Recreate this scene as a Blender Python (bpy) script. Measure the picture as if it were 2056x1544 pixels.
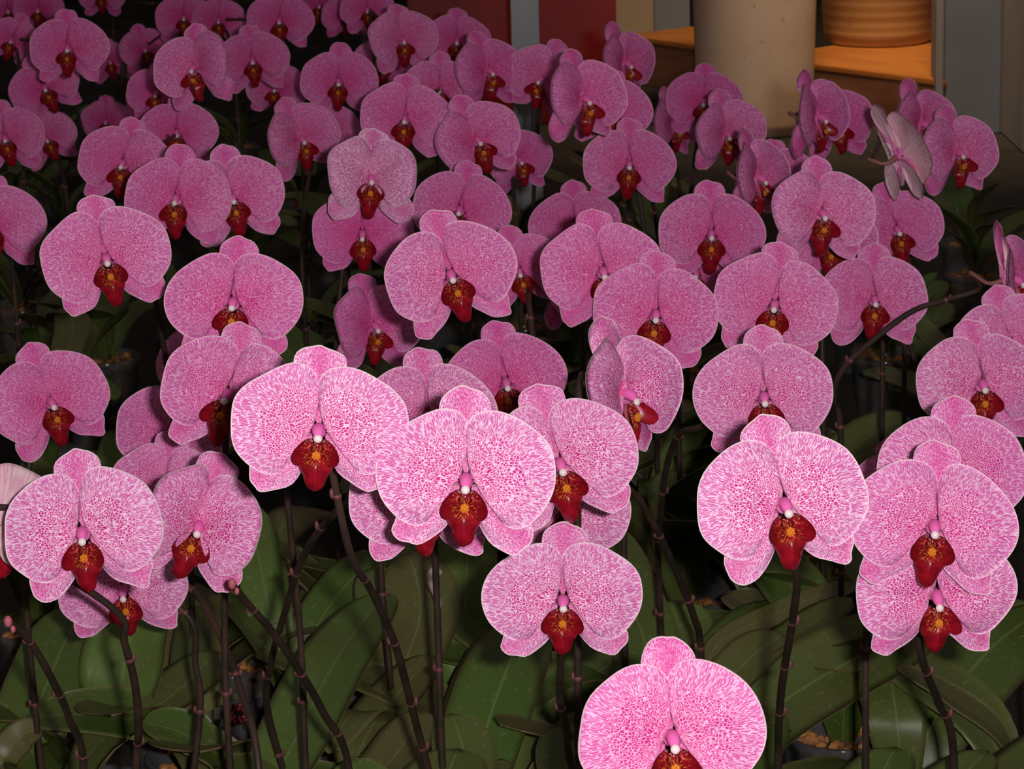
import bpy, math, random
from mathutils import Vector, Matrix
R_ = math.radians
for o in list(bpy.data.objects): bpy.data.objects.remove(o)
col = bpy.context.scene.collection
scn = bpy.context.scene

# ------------------------------------------------------------------ camera
F = 5600.0; PITCH = R_(14.5); ROLL = R_(1.6); CAMZ = 1.02
CAM = Vector((0, 0, CAMZ))
fwd = Vector((0, math.cos(PITCH), -math.sin(PITCH)))
_r = Vector((1, 0, 0)); _u = Vector((0, math.sin(PITCH), math.cos(PITCH)))
right = _r * math.cos(ROLL) - _u * math.sin(ROLL)
up = _u * math.cos(ROLL) + _r * math.sin(ROLL)
cd = bpy.data.cameras.new('camera'); cam = bpy.data.objects.new('camera', cd); col.objects.link(cam)
cam.matrix_world = Matrix(((right.x, up.x, -fwd.x, CAM.x), (right.y, up.y, -fwd.y, CAM.y), (right.z, up.z, -fwd.z, CAM.z), (0, 0, 0, 1)))
cd.sensor_fit = 'HORIZONTAL'; cd.sensor_width = 36.0; cd.lens = 36.0 * F / 2056.0
cd.clip_start = 0.05; cd.clip_end = 60
cd.dof.use_dof = True; cd.dof.focus_distance = 1.62; cd.dof.aperture_fstop = 60
scn.camera = cam
def unproj(px, py, d): return CAM + (fwd + right * ((px - 1028) / F) - up * ((py - 772) / F)) * d
def onz(px, py, z):
    v = fwd + right * ((px - 1028) / F) - up * ((py - 772) / F)
    return CAM + v * ((z - CAMZ) / v.z)

# ------------------------------------------------------------------ light
w = bpy.data.worlds.new('world'); scn.world = w; w.use_nodes = True
w.node_tree.nodes['Background'].inputs[0].default_value = (1.0, 0.84, 0.76, 1)
w.node_tree.nodes['Background'].inputs[1].default_value = 0.095
def area(name, loc, target, size, power, color, size_y=None):
    l = bpy.data.lights.new(name, 'AREA'); l.energy = power; l.color = color; l.size = size
    if size_y: l.shape = 'RECTANGLE'; l.size_y = size_y
    o = bpy.data.objects.new(name, l); col.objects.link(o); o.location = loc
    o.rotation_euler = (Vector(target) - Vector(loc)).to_track_quat('-Z', 'Y').to_euler(); return o
area('camera_flash', CAM + right * 0.052 + up * 0.02, CAM + fwd * 2.2, 0.03, 24.5, (1.0, 0.97, 0.95), 0.018)
lamp = area('shop_lamp', (0.75, 5.5, 2.3), (0.95, 6.4, 0.45), 0.35, 8.0, (1.0, 0.72, 0.46)); lamp.data.spread = R_(62)
scn.view_settings.view_transform = 'Standard'; scn.view_settings.look = 'None'
scn.view_settings.exposure = 0.0; scn.view_settings.gamma = 1.0; scn.view_settings.use_curve_mapping = False
scn.cycles.max_bounces = 6; scn.cycles.transparent_max_bounces = 12

# ------------------------------------------------------------------ helpers
def setp(o, label=None, cat=None, group=None, kind=None):
    if label: o['label'] = label
    if cat: o['category'] = cat
    if group: o['group'] = group
    if kind: o['kind'] = kind
    return o
def mesh(name, V, Fc, mats=(), mi=None, uv=None, smooth=True):
    me = bpy.data.meshes.new(name); me.from_pydata([tuple(v) for v in V], [], Fc)
    for m in mats: me.materials.append(m)
    if mi: me.polygons.foreach_set('material_index', mi)
    if smooth: me.polygons.foreach_set('use_smooth', [True] * len(me.polygons))
    if uv is not None:
        l = me.uv_layers.new(name='UVMap'); li = [0] * len(me.loops); me.loops.foreach_get('vertex_index', li)
        fl = []
        for i in li: fl += [uv[i][0], uv[i][1]]
        l.data.foreach_set('uv', fl)
    me.update(); return me
def obj(name, me, parent=None, mw=None, ml=None):
    o = bpy.data.objects.new(name, me); col.objects.link(o)
    if parent: o.parent = parent
    if ml is not None: o.matrix_local = ml
    return o
def empty(name, loc):
    o = bpy.data.objects.new(name, None); o.empty_display_size = 0.03; col.objects.link(o); o.location = loc; return o
def crom(P, n, closed=False):
    P = [Vector(p) for p in P]; out = []; m = len(P); segs = m if closed else m - 1
    tot = n
    for k in range(tot):
        u = k / tot * segs if closed else k / (tot - 1) * segs
        i = min(int(u), segs - 1); t = u - i
        g = (lambda j: P[j % m]) if closed else (lambda j: P[max(0, min(m - 1, j))])
        a, b, c, d = g(i - 1), g(i), g(i + 1), g(i + 2)
        out.append(0.5 * ((2 * b) + (c - a) * t + (2 * a - 5 * b + 4 * c - d) * t * t + (3 * b - a - 3 * c + d) * t ** 3))
    return out
def tube(path, radii, n=8, V=None, Fc=None, cap=True):
    V = [] if V is None else V; Fc = [] if Fc is None else Fc
    b0 = len(V); prev = None; m = len(path)
    for i, p in enumerate(path):
        t = (path[min(i + 1, m - 1)] - path[max(i - 1, 0)])
        if t.length < 1e-9: t = Vector((0, 0, 1))
        t.normalize()
        if prev is None:
            a = Vector((0, 0, 1)) if abs(t.z) < .9 else Vector((1, 0, 0)); nrm = t.cross(a).normalized()
        else:
            nrm = (prev - t * prev.dot(t)).normalized()
        prev = nrm; bn = t.cross(nrm); r = radii[i] if isinstance(radii, list) else radii
        for k in range(n):
            a = 2 * math.pi * k / n; V.append(p + nrm * (r * math.cos(a)) + bn * (r * math.sin(a)))
    for i in range(m - 1):
        for k in range(n):
            k2 = (k + 1) % n; Fc.append((b0 + i * n + k, b0 + i * n + k2, b0 + (i + 1) * n + k2, b0 + (i + 1) * n + k))
    if cap:
        Fc.append(tuple(b0 + k for k in range(n))[::-1]); Fc.append(tuple(b0 + (m - 1) * n + k for k in range(n)))
    return V, Fc
def blob(c, r, V, Fc, nu=10, nv=7, f=None):
    """ellipsoid with radii r at c"""
    b = len(V); c = Vector(c)
    V.append(c + Vector((0, 0, r[2])))
    for j in range(1, nv):
        ph = math.pi * j / nv
        for i in range(nu):
            a = 2 * math.pi * i / nu; k = 1.0 if f is None else f(a, ph)
            V.append(c + Vector((r[0] * math.sin(ph) * math.cos(a) * k, r[1] * math.sin(ph) * math.sin(a) * k, r[2] * math.cos(ph) * k)))
    V.append(c - Vector((0, 0, r[2]))); e = len(V) - 1
    for i in range(nu):
        i2 = (i + 1) % nu
        Fc.append((b, b + 1 + i, b + 1 + i2))
        for j in range(nv - 2):
            p = b + 1 + j * nu; Fc.append((p + i, p + nu + i, p + nu + i2, p + i2))
        p = b + 1 + (nv - 2) * nu; Fc.append((p + i, e, p + i2))

# ------------------------------------------------------------------ materials
class N:
    def __init__(s, name):
        s.m = bpy.data.materials.new(name); s.m.use_nodes = True; s.t = s.m.node_tree; s.b = s.t.nodes['Principled BSDF']
    def n(s, typ, **kw):
        x = s.t.nodes.new(typ)
        for k, v in kw.items():
            if k.startswith('i_'):
                key = k[2:]; x.inputs[int(key) if key.isdigit() else key].default_value = v
            else: setattr(x, k, v)
        return x
    def l(s, a, b): s.t.links.new(a, b)
    def math(s, op, a, b=None, c=None, clamp=False):
        x = s.t.nodes.new('ShaderNodeMath'); x.operation = op; x.use_clamp = clamp
        for i, v in enumerate((a, b, c)):
            if v is None: continue
            if isinstance(v, (int, float)): x.inputs[i].default_value = v
            else: s.l(v, x.inputs[i])
        return x.outputs[0]
    def sstep(s, v, lo, hi, olo=0.0, ohi=1.0):
        x = s.t.nodes.new('ShaderNodeMapRange'); x.interpolation_type = 'SMOOTHSTEP'
        s.l(v, x.inputs[0]); 
        for i, q in ((1, lo), (2, hi), (3, olo), (4, ohi)):
            if isinstance(q, (int, float)): x.inputs[i].default_value = q
            else: s.l(q, x.inputs[i])
        return x.outputs[0]
    def mix(s, f, a, b):
        x = s.t.nodes.new('ShaderNodeMix'); x.data_type = 'RGBA'
        for k, v in ((0, f), (6, a), (7, b)):
            if isinstance(v, (int, float)): x.inputs[k].default_value = v
            elif isinstance(v, tuple): x.inputs[k].default_value = (*v, 1) if len(v) == 3 else v
            else: s.l(v, x.inputs[k])
        return x.outputs[2]
    def comb(s, x, y, z=0.0):
        c = s.t.nodes.new('ShaderNodeCombineXYZ')
        for i, v in enumerate((x, y, z)):
            if isinstance(v, (int, float)): c.inputs[i].default_value = v
            else: s.l(v, c.inputs[i])
        return c.outputs[0]
    def noise(s, vec, scale, detail=2.0):
        x = s.t.nodes.new('ShaderNodeTexNoise'); x.inputs['Scale'].default_value = scale; x.inputs['Detail'].default_value = detail
        if vec is not None: s.l(vec, x.inputs['Vector'])
        return x.outputs[0]
def plain(name, c, rough=0.6, spec=0.3, **kw):
    a = N(name); a.b.inputs['Base Color'].default_value = (*c, 1); a.b.inputs['Roughness'].default_value = rough
    a.b.inputs['Specular IOR Level'].default_value = spec
    for k, v in kw.items(): a.b.inputs[k].default_value = v
    return a.m

def petal_mat(name, kind):
    a = N(name)
    uv = a.n('ShaderNodeUVMap', uv_map='UVMap'); sp = a.n('ShaderNodeSeparateXYZ'); a.l(uv.outputs[0], sp.inputs[0])
    oi = a.n('ShaderNodeObjectInfo'); oc = a.n('ShaderNodeSeparateColor'); a.l(oi.outputs['Color'], oc.inputs[0])
    white, deep, seed = oc.outputs[0], oc.outputs[1], oc.outputs[2]
    th, t = sp.outputs[0], sp.outputs[1]
    sd = a.math('MULTIPLY', seed, 37.0)
    nz = a.noise(a.comb(a.math('MULTIPLY', th, 3.0), a.math('MULTIPLY', t, 6.0), sd), 2.2, 2.0)
    thd = a.math('ADD', th, a.math('MULTIPLY', a.math('SUBTRACT', nz, 0.5), 0.06))
    s1, s2, s3 = {'petal': ((8.5, 17), (17.5, 26), (50, 9)), 'sepal': ((16, 22), (30, 33), (58, 18))}[kind]
    def vor(k):
        v = a.n('ShaderNodeTexVoronoi', voronoi_dimensions='3D', feature='DISTANCE_TO_EDGE'); v.inputs['Scale'].default_value = 1.0
        v.inputs['Randomness'].default_value = 0.95
        a.l(a.comb(a.math('MULTIPLY', thd, k[0]), a.math('MULTIPLY', t, k[1]), sd), v.inputs['Vector']); return v.outputs['Distance']
    t1, t2 = (0.28, 0.65) if kind == 'petal' else (0.34, 0.75)
    wq = a.math('MULTIPLY', white, 0.022)
    m1 = a.sstep(vor(s1), 0.03, a.math('ADD', 0.12, wq), 1.0, 0.0); m2 = a.sstep(vor(s2), 0.03, a.math('ADD', 0.13, wq), 1.0, 0.0); m3 = a.sstep(vor(s3), 0.04, a.math('ADD', 0.14, wq), 1.0, 0.0)
    f12 = a.sstep(a.math('ADD', t, a.math('MULTIPLY', a.math('SUBTRACT', nz, 0.5), 0.25)), t1 - .05, t1 + .05)
    nz2 = a.noise(a.comb(a.math('MULTIPLY', th, 7.0), a.math('MULTIPLY', t, 2.0), a.math('ADD', sd, 5.0)), 1.6, 2.0)
    f23 = a.sstep(a.math('ADD', t, a.math('MULTIPLY', a.math('SUBTRACT', nz2, 0.5), 0.6)), t2 - .09, t2 + .09)
    m = a.math('ADD', a.math('MULTIPLY', m1, a.math('SUBTRACT', 1.0, f12)), a.math('MULTIPLY', m2, f12))
    m = a.math('ADD', a.math('MULTIPLY', m, a.math('SUBTRACT', 1.0, f23)), a.math('MULTIPLY', m3, f23))
    deepc = a.mix(a.sstep(t, 0.1, 1.0), (0.56, 0.008, 0.21), (0.61, 0.035, 0.31))
    deepc = a.mix(a.math('MULTIPLY', deep, 0.5), deepc, (0.56, 0.012, 0.20))
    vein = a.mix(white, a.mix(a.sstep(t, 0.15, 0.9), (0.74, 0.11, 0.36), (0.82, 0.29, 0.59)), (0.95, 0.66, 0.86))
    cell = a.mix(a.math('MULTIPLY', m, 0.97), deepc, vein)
    # petals wash out to pale mauve-pink towards the margin
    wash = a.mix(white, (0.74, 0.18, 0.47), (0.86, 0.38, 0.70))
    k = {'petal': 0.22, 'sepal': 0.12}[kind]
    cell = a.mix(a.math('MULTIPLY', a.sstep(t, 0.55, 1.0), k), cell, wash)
    if kind == 'sepal':
        cell = a.mix(a.math('MULTIPLY', a.sstep(a.math('ABSOLUTE', th), 0.0, 0.30, 1.0, 0.0), 0.5), cell, (0.66, 0.025, 0.28))
    cell = a.mix(a.sstep(t, 0.972, 0.998), cell, a.mix(white, (0.86, 0.40, 0.56), (0.94, 0.74, 0.80)))
    a.l(cell, a.b.inputs['Base Color']); a.b.inputs['Roughness'].default_value = 0.55; a.b.inputs['Specular IOR Level'].default_value = 0.18
    bp = a.n('ShaderNodeBump'); bp.inputs['Strength'].default_value = 0.25; bp.inputs['Distance'].default_value = 0.0006
    a.l(m, bp.inputs['Height']); a.l(bp.outputs[0], a.b.inputs['Normal'])
    return a.m
M_petal = petal_mat('petal_face', 'petal'); M_sepal = petal_mat('sepal_face', 'sepal')
def back_mat():
    a = N('petal_back'); uv = a.n('ShaderNodeUVMap', uv_map='UVMap'); sp = a.n('ShaderNodeSeparateXYZ'); a.l(uv.outputs[0], sp.inputs[0])
    wv = a.noise(a.comb(a.math('MULTIPLY', sp.outputs[0], 9.0), a.math('MULTIPLY', sp.outputs[1], 1.2)), 2.0, 2.0)
    a.l(a.mix(a.sstep(wv, 0.42, 0.6), (0.80, 0.55, 0.60), (0.70, 0.36, 0.48)), a.b.inputs['Base Color']); a.b.inputs['Roughness'].default_value = 0.6
    a.b.inputs['Specular IOR Level'].default_value = 0.15; return a.m
M_back = back_mat()
def lip_mat():
    a = N('lip_red'); tc = a.n('ShaderNodeUVMap', uv_map='UVMap')
    sp = a.n('ShaderNodeSeparateXYZ'); a.l(tc.outputs[0], sp.inputs[0]); x, z = sp.outputs[0], sp.outputs[1]   # uv = canonical x, z
    dz = a.math('ADD', z, 0.140); r = a.math('SQRT', a.math('ADD', a.math('MULTIPLY', x, x), a.math('MULTIPLY', dz, dz)))
    ang = a.math('ARCTAN2', dz, x)
    nz = a.noise(a.comb(a.math('MULTIPLY', ang, 3.2), a.math('MULTIPLY', r, 16.0), 3.0), 2.4, 2.0)
    streak = a.math('MULTIPLY', a.sstep(nz, 0.54, 0.62), a.sstep(r, 0.03, 0.095, 1.0, 0.0))
    base = a.mix(a.sstep(a.noise(a.comb(x, z), 12.0), 0.3, 0.7), (0.20, 0.003, 0.010), (0.34, 0.006, 0.018))
    c = a.mix(a.math('MULTIPLY', streak, 0.85), base, (0.78, 0.28, 0.05))
    sv = a.n('ShaderNodeTexVoronoi', feature='F1'); sv.inputs['Scale'].default_value = 75.0; a.l(a.comb(x, z), sv.inputs['Vector'])
    spots = a.math('MULTIPLY', a.sstep(sv.outputs['Distance'], 0.22, 0.36, 1.0, 0.0), a.sstep(z, -0.125, -0.09))
    c = a.mix(a.math('MULTIPLY', spots, 0.8), c, (0.85, 0.5, 0.5))
    a.l(c, a.b.inputs['Base Color']); a.b.inputs['Roughness'].default_value = 0.30; a.b.inputs['Specular IOR Level'].default_value = 0.35
    return a.m
M_lip = lip_mat()
M_callus = plain('callus_yellow', (0.66, 0.19, 0.015), 0.4)
M_column = plain('column_pink', (0.82, 0.14, 0.45), 0.65, 0.08)
M_cap = plain('anther_white', (0.88, 0.70, 0.72), 0.35)
M_wing = plain('lip_wing_pale', (0.66, 0.16, 0.24), 0.3, 0.5)
def stem_mat():
    a = N('stem_bark'); g = a.n('ShaderNodeTexCoord')
    n1 = a.noise(g.outputs['Object'], 28.0, 3.0)
    a.l(a.mix(a.sstep(n1, 0.35, 0.65), (0.026, 0.017, 0.013), (0.060, 0.031, 0.024)), a.b.inputs['Base Color'])
    a.b.inputs['Roughness'].default_value = 0.5; a.b.inputs['Specular IOR Level'].default_value = 0.3; return a.m
M_stem = stem_mat()
M_throat = plain('throat_pink', (0.72, 0.16, 0.40), 0.5)
M_pedicel = plain('pedicel_mauve', (0.30, 0.12, 0.11), 0.5)
M_node = plain('stem_node', (0.15, 0.050, 0.050), 0.5)
M_bud = plain('bud_pink', (0.42, 0.10, 0.13), 0.45)
def leaf_mat():
    a = N('leaf_green'); uv = a.n('ShaderNodeUVMap', uv_map='UVMap'); sp = a.n('ShaderNodeSeparateXYZ'); a.l(uv.outputs[0], sp.inputs[0])
    oi = a.n('ShaderNodeObjectInfo'); oc = a.n('ShaderNodeSeparateColor'); a.l(oi.outputs['Color'], oc.inputs[0])
    brown, light, seed = oc.outputs
    g = a.n('ShaderNodeTexCoord'); off = a.comb(a.math('MULTIPLY', seed, 9.0), 0.0, 0.0)
    va = a.n('ShaderNodeVectorMath', operation='ADD'); a.l(g.outputs['Object'], va.inputs[0]); a.l(off, va.inputs[1])
    n1 = a.noise(va.outputs[0], 16.0, 3.0); n2 = a.noise(va.outputs[0], 160.0, 2.0)
    c = a.mix(light, (0.048, 0.100, 0.014), (0.115, 0.190, 0.040))
    c = a.mix(a.sstep(n1, 0.40, 0.68, 0.0, 0.5), c, (0.090, 0.095, 0.022))
    c = a.mix(brown, c, (0.150, 0.095, 0.050))
    c = a.mix(a.sstep(n2, 0.60, 0.72, 0.0, 0.30), c, (0.24, 0.24, 0.12))       # dust specks
    ax = a.math('ABSOLUTE', sp.outputs[0])
    c = a.mix(a.sstep(ax, 0.010, 0.045, 0.45, 0.0), c, (0.22, 0.26, 0.10))       # midrib line
    c = a.mix(a.sstep(ax, 0.93, 0.985, 0.0, 0.6), c, (0.16, 0.09, 0.045))
    a.l(c, a.b.inputs['Base Color']); a.b.inputs['Roughness'].default_value = 0.36; a.b.inputs['Specular IOR Level'].default_value = 0.45
    lines = a.n('ShaderNodeTexWave', wave_type='BANDS', bands_direction='X'); lines.inputs['Scale'].default_value = 9.0; lines.inputs['Distortion'].default_value = 0.6
    a.l(uv.outputs[0], lines.inputs[0])
    bp = a.n('ShaderNodeBump'); bp.inputs['Strength'].default_value = 0.25; bp.inputs['Distance'].default_value = 0.0006
    a.l(lines.outputs[0], bp.inputs['Height']); a.l(bp.outputs[0], a.b.inputs['Normal'])
    return a.m
M_leaf = leaf_mat()
def pot_mat():
    a = N('clear_pot_plastic'); tr = a.n('ShaderNodeBsdfTransparent'); tr.inputs[0].default_value = (0.86, 0.88, 0.9, 1)
    a.b.inputs['Base Color'].default_value = (0.16, 0.165, 0.17, 1); a.b.inputs['Roughness'].default_value = 0.12; a.b.inputs['Specular IOR Level'].default_value = 1.0
    mx = a.n('ShaderNodeMixShader'); mx.inputs[0].default_value = 0.35
    a.l(tr.outputs[0], mx.inputs[1]); a.l(a.b.outputs[0], mx.inputs[2]); a.l(mx.outputs[0], a.t.nodes['Material Output'].inputs[0]); return a.m
M_pot = pot_mat()
def bark_mat():
    a = N('bark_chip'); g = a.n('ShaderNodeTexCoord'); n1 = a.noise(g.outputs['Object'], 60.0, 3.0)
    a.l(a.mix(a.sstep(n1, 0.35, 0.65), (0.14, 0.05, 0.015), (0.58, 0.24, 0.07)), a.b.inputs['Base Color']); a.b.inputs['Roughness'].default_value = 0.8; return a.m
M_bark = bark_mat()
M_root = plain('root_white', (0.50, 0.38, 0.32), 0.6)
M_bead = plain('bead_red', (0.16, 0.012, 0.018), 0.12, 0.8)

# ------------------------------------------------------------------ flower meshes (unit = bloom width)
U = 0.095
def sheet(outline, base, nr, na, depth, mats, thick=0.006, mirror=False, uvmode='polar', th0=None):
    """a two-sided petal: rings between base point and outline; depth(x,z,t,th)->y (negative = towards the viewer)"""
    P = crom([(x, 0, z) for x, z in outline], na)
    bx, bz = base; V = []; uv = []; Fc = []; mi = []
    ths = [math.atan2(p.z - bz, p.x - bx) for p in P]
    for i in range(1, len(ths)):
        while ths[i] - ths[i - 1] > math.pi: ths[i] -= 2 * math.pi
        while ths[i] - ths[i - 1] < -math.pi: ths[i] += 2 * math.pi
    mid = th0 if th0 is not None else sum(ths) / len(ths)
    for side in (0, 1):
        for j in range(nr + 1):
            t = 0.02 + 0.98 * j / nr
            for i, p in enumerate(P):
                x = bx + (p.x - bx) * t; z = bz + (p.z - bz) * t
                y = depth(x, z, t, ths[i] - mid) + (thick * (1 - 0.7 * t ** 6) if side else 0)
                V.append(((-x if mirror else x) * U, y * U, z * U))
                uv.append((ths[i] - mid, t) if uvmode == 'polar' else (x, z))
    n = len(P); off = (nr + 1) * n
    for j in range(nr):
        for i in range(n - 1):
            a, b, c, d = j * n + i, j * n + i + 1, (j + 1) * n + i + 1, (j + 1) * n + i
            f = (a, b, c, d); g = (d + off, c + off, b + off, a + off)
            if mirror: f = f[::-1]; g = g[::-1]
            Fc += [f, g]; mi += [0, 1]
    rim = [(nr) * n + i for i in range(n)]
    for i in range(n - 1):
        f = (rim[i + 1], rim[i], rim[i] + off, rim[i + 1] + off); Fc.append(f if not mirror else f[::-1]); mi.append(0)
    for i in (0, n - 1):
        for j in range(nr):
            a, b = j * n + i, (j + 1) * n + i; f = (a, b, b + off, a + off); Fc.append(f if (i == 0) != mirror else f[::-1]); mi.append(0)
    return V, Fc, mi, uv
PET = [(.042, .016), (.022, .06), (.0, .15), (-.004, .24), (.02, .30), (.075, .345), (.157, .357), (.235, .335), (.32, .29), (.415, .225), (.475, .15), (.498, .07), (.5, -.01), (.485, -.08), (.455, -.14), (.405, -.195), (.345, -.24), (.275, -.262), (.222, -.252), (.190, -.215), (.160, -.150), (.130, -.082), (.090, -.040), (.050, -.020)]
DOR = [(.012, .02), (.035, .10), (.068, .18), (.115, .26), (.146, .33), (.140, .40), (.098, .445), (.04, .466), (0, .47), (-.04, .466), (-.098, .445), (-.140, .40), (-.146, .33), (-.115, .26), (-.068, .18), (-.035, .10), (-.012, .02)]
LAT = [(.035, -.045), (.05, -.14), (.085, -.235), (.15, -.305), (.235, -.352), (.305, -.366), (.350, -.348), (.378, -.305), (.388, -.24), (.36, -.16), (.27, -.075), (.15, -.03), (.045, -.02)]
def jitter(o, rnd, k):
    ph = [rnd.uniform(0, 6.28) for _ in range(4)]
    return [(x * (1 + k * math.sin(3 * i * 6.28 / len(o) + ph[0]) + k * .6 * math.sin(5 * i * 6.28 / len(o) + ph[1])), z * (1 + k * math.sin(2 * i * 6.28 / len(o) + ph[2]) + k * .6 * math.sin(6 * i * 6.28 / len(o) + ph[3]))) for i, (x, z) in enumerate(o)]
PM = {'petal_r': [], 'petal_l': [], 'dorsal': [], 'lat_r': [], 'lat_l': [], 'lip': [], 'column': []}
NV = 5
for v in range(NV):
    rnd = random.Random(100 + v)
    for side in ('r', 'l'):
        a1, a2, p1, p2, rp = rnd.uniform(.035, .07), rnd.uniform(.02, .07), rnd.uniform(0, 6), rnd.uniform(0, 6), rnd.uniform(.006, .014)
        dp = lambda x, z, t, th: -.02 - a1 * math.sin(math.pi * min(1, t * .95)) * (1 - .35 * math.cos(th)) + a2 * t * t + rp * t ** 4 * math.sin(5 * th + p1) + .008 * t * math.sin(2.3 * th * 2 + p2) - .010 * math.exp(-(th / .12) ** 2) * math.sin(math.pi * t)
        V, Fc, mi, uv = sheet(jitter(PET, rnd, .018), (.038, -.004), 13, 54, dp, None, mirror=(side == 'l'))
        PM['petal_' + side].append(mesh('petal', V, Fc, (M_petal, M_back), mi, uv))
        b1, p3 = rnd.uniform(.01, .05), rnd.uniform(0, 6)
        dp = lambda x, z, t, th: .035 + b1 * t * t - .03 * math.sin(math.pi * t) + .010 * t ** 3 * math.sin(6 * th + p3)
        V, Fc, mi, uv = sheet(jitter(LAT, rnd, .03), (.03, -.035), 9, 30, dp, None, mirror=(side == 'l'))
        PM['lat_' + side].append(mesh('sepal', V, Fc, (M_sepal, M_back), mi, uv))
    b1, p3 = rnd.uniform(.0, .05), rnd.uniform(0, 6)
    dp = lambda x, z, t, th: .04 + b1 * t * t - .035 * math.sin(math.pi * t) * math.cos(min(1.5, abs(x) * 9)) + .008 * t ** 3 * math.sin(6 * th + p3)
    V, Fc, mi, uv = sheet(jitter(DOR, rnd, .02), (0, .015), 10, 34, dp, None)
    PM['dorsal'].append(mesh('sepal', V, Fc, (M_sepal, M_back), mi, uv))
    # ---- lip: keeled mid lobe with a narrow tip, two upswept side lobes, yellow callus
    V, Fc, mi, uv = [], [], [], []
    prof = [(-.075, .028, -.07), (-.11, .040, -.085), (-.14, .060, -.10), (-.17, .088, -.115), (-.198, .098, -.125), (-.225, .088, -.125), (-.255, .070, -.115), (-.285, .060, -.10), (-.312, .050, -.08), (-.333, .034, -.062), (-.345, .010, -.05)]
    cp = crom([(w_, y_, z_) for z_, w_, y_ in prof], 22); nn = 13; wob = rnd.uniform(-.006, .006)
    for side in (0, 1):
        for j, p in enumerate(cp):
            for i in range(nn):
                s = -1 + 2 * i / (nn - 1); x = s * p.x + wob * math.sin(j * .3)
                y = p.y + .055 * s * s * (1 if j < 14 else .7) - .012 * math.exp(-(s / .15) ** 2) + (.007 if side else 0)
                V.append((x * U, y * U, p.z * U)); uv.append((x, p.z))
    off = len(cp) * nn
    for j in range(len(cp) - 1):
        for i in range(nn - 1):
            q = (j * nn + i, (j + 1) * nn + i, (j + 1) * nn + i + 1, j * nn + i + 1); Fc += [q, tuple(k + off for k in q[::-1])]; mi += [0, 0]
    for j in range(len(cp) - 1):
        for i in (0, nn - 1):
            q = (j * nn + i, (j + 1) * nn + i, (j + 1) * nn + i + off, j * nn + i + off); Fc.append(q if i else q[::-1]); mi.append(0)
    LOBE = [(.022, -.072), (.035, -.052), (.062, -.058), (.094, -.085), (.122, -.125), (.131, -.160), (.122, -.188), (.096, -.205), (.070, -.195), (.050, -.165), (.032, -.120), (.022, -.085)]
    for mir in (False, True):
        dp = lambda x, z, t, th: -.065 - .13 * (max(0, x - .02) / .11) ** .8 + .05 * math.sin(math.pi * t) + .01 * t * t * math.sin(4 * th)
        v2, f2, m2, u2 = sheet(LOBE, (.026, -.085), 6, 22, dp, None, mirror=mir, uvmode='xz')
        o_ = len(V); V += v2; uv += u2; Fc += [tuple(k + o_ for k in f) for f in f2]; mi += [0 if k == 0 else 3 for k in m2]
    o_ = len(V); f_ = len(Fc)
    VV = []
    for (cx_, cz_, r1) in ((-.012, -.138, .015), (.012, -.138, .015), (0, -.150, .014), (-.017, -.152, .010), (.017, -.152, .010), (0, -.128, .012), (-.008, -.163, .008), (.008, -.163, .008)):
        blob((cx_ * U, -.135 * U, cz_ * U), (r1 * U, r1 * 1.5 * U, r1 * U), VV, Fc2 := [], 8, 5)
        Fc += [tuple(k + o_ for k in f) for f in Fc2]; mi += [1] * len(Fc2)
    V += [tuple(q) for q in VV]; uv += [(q[0] / U, q[2] / U) for q in VV]
    PM['lip'].append(mesh('lip', V, Fc, (M_lip, M_callus, M_cap, M_wing), mi, uv))
    # ---- column with anther cap
    pth = crom([(0, .03 * U, .004 * U), (0, -.04 * U, .008 * U), (0, -.10 * U, -.004 * U), (0, -.145 * U, -.030 * U)], 9)
    V, Fc = tube(pth, [r * U for r in (.022, .024, .027, .031, .035, .036, .034, .029, .018)], 14); mi = [0] * len(Fc)
    FF = []; blob((0, -.150 * U, -.050 * U), (.026 * U, .022 * U, .024 * U), V, FF, 12, 8); Fc += FF; mi += [1] * len(FF)
    PM['column'].append(mesh('column', V, Fc, (M_column, M_cap), mi))

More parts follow.
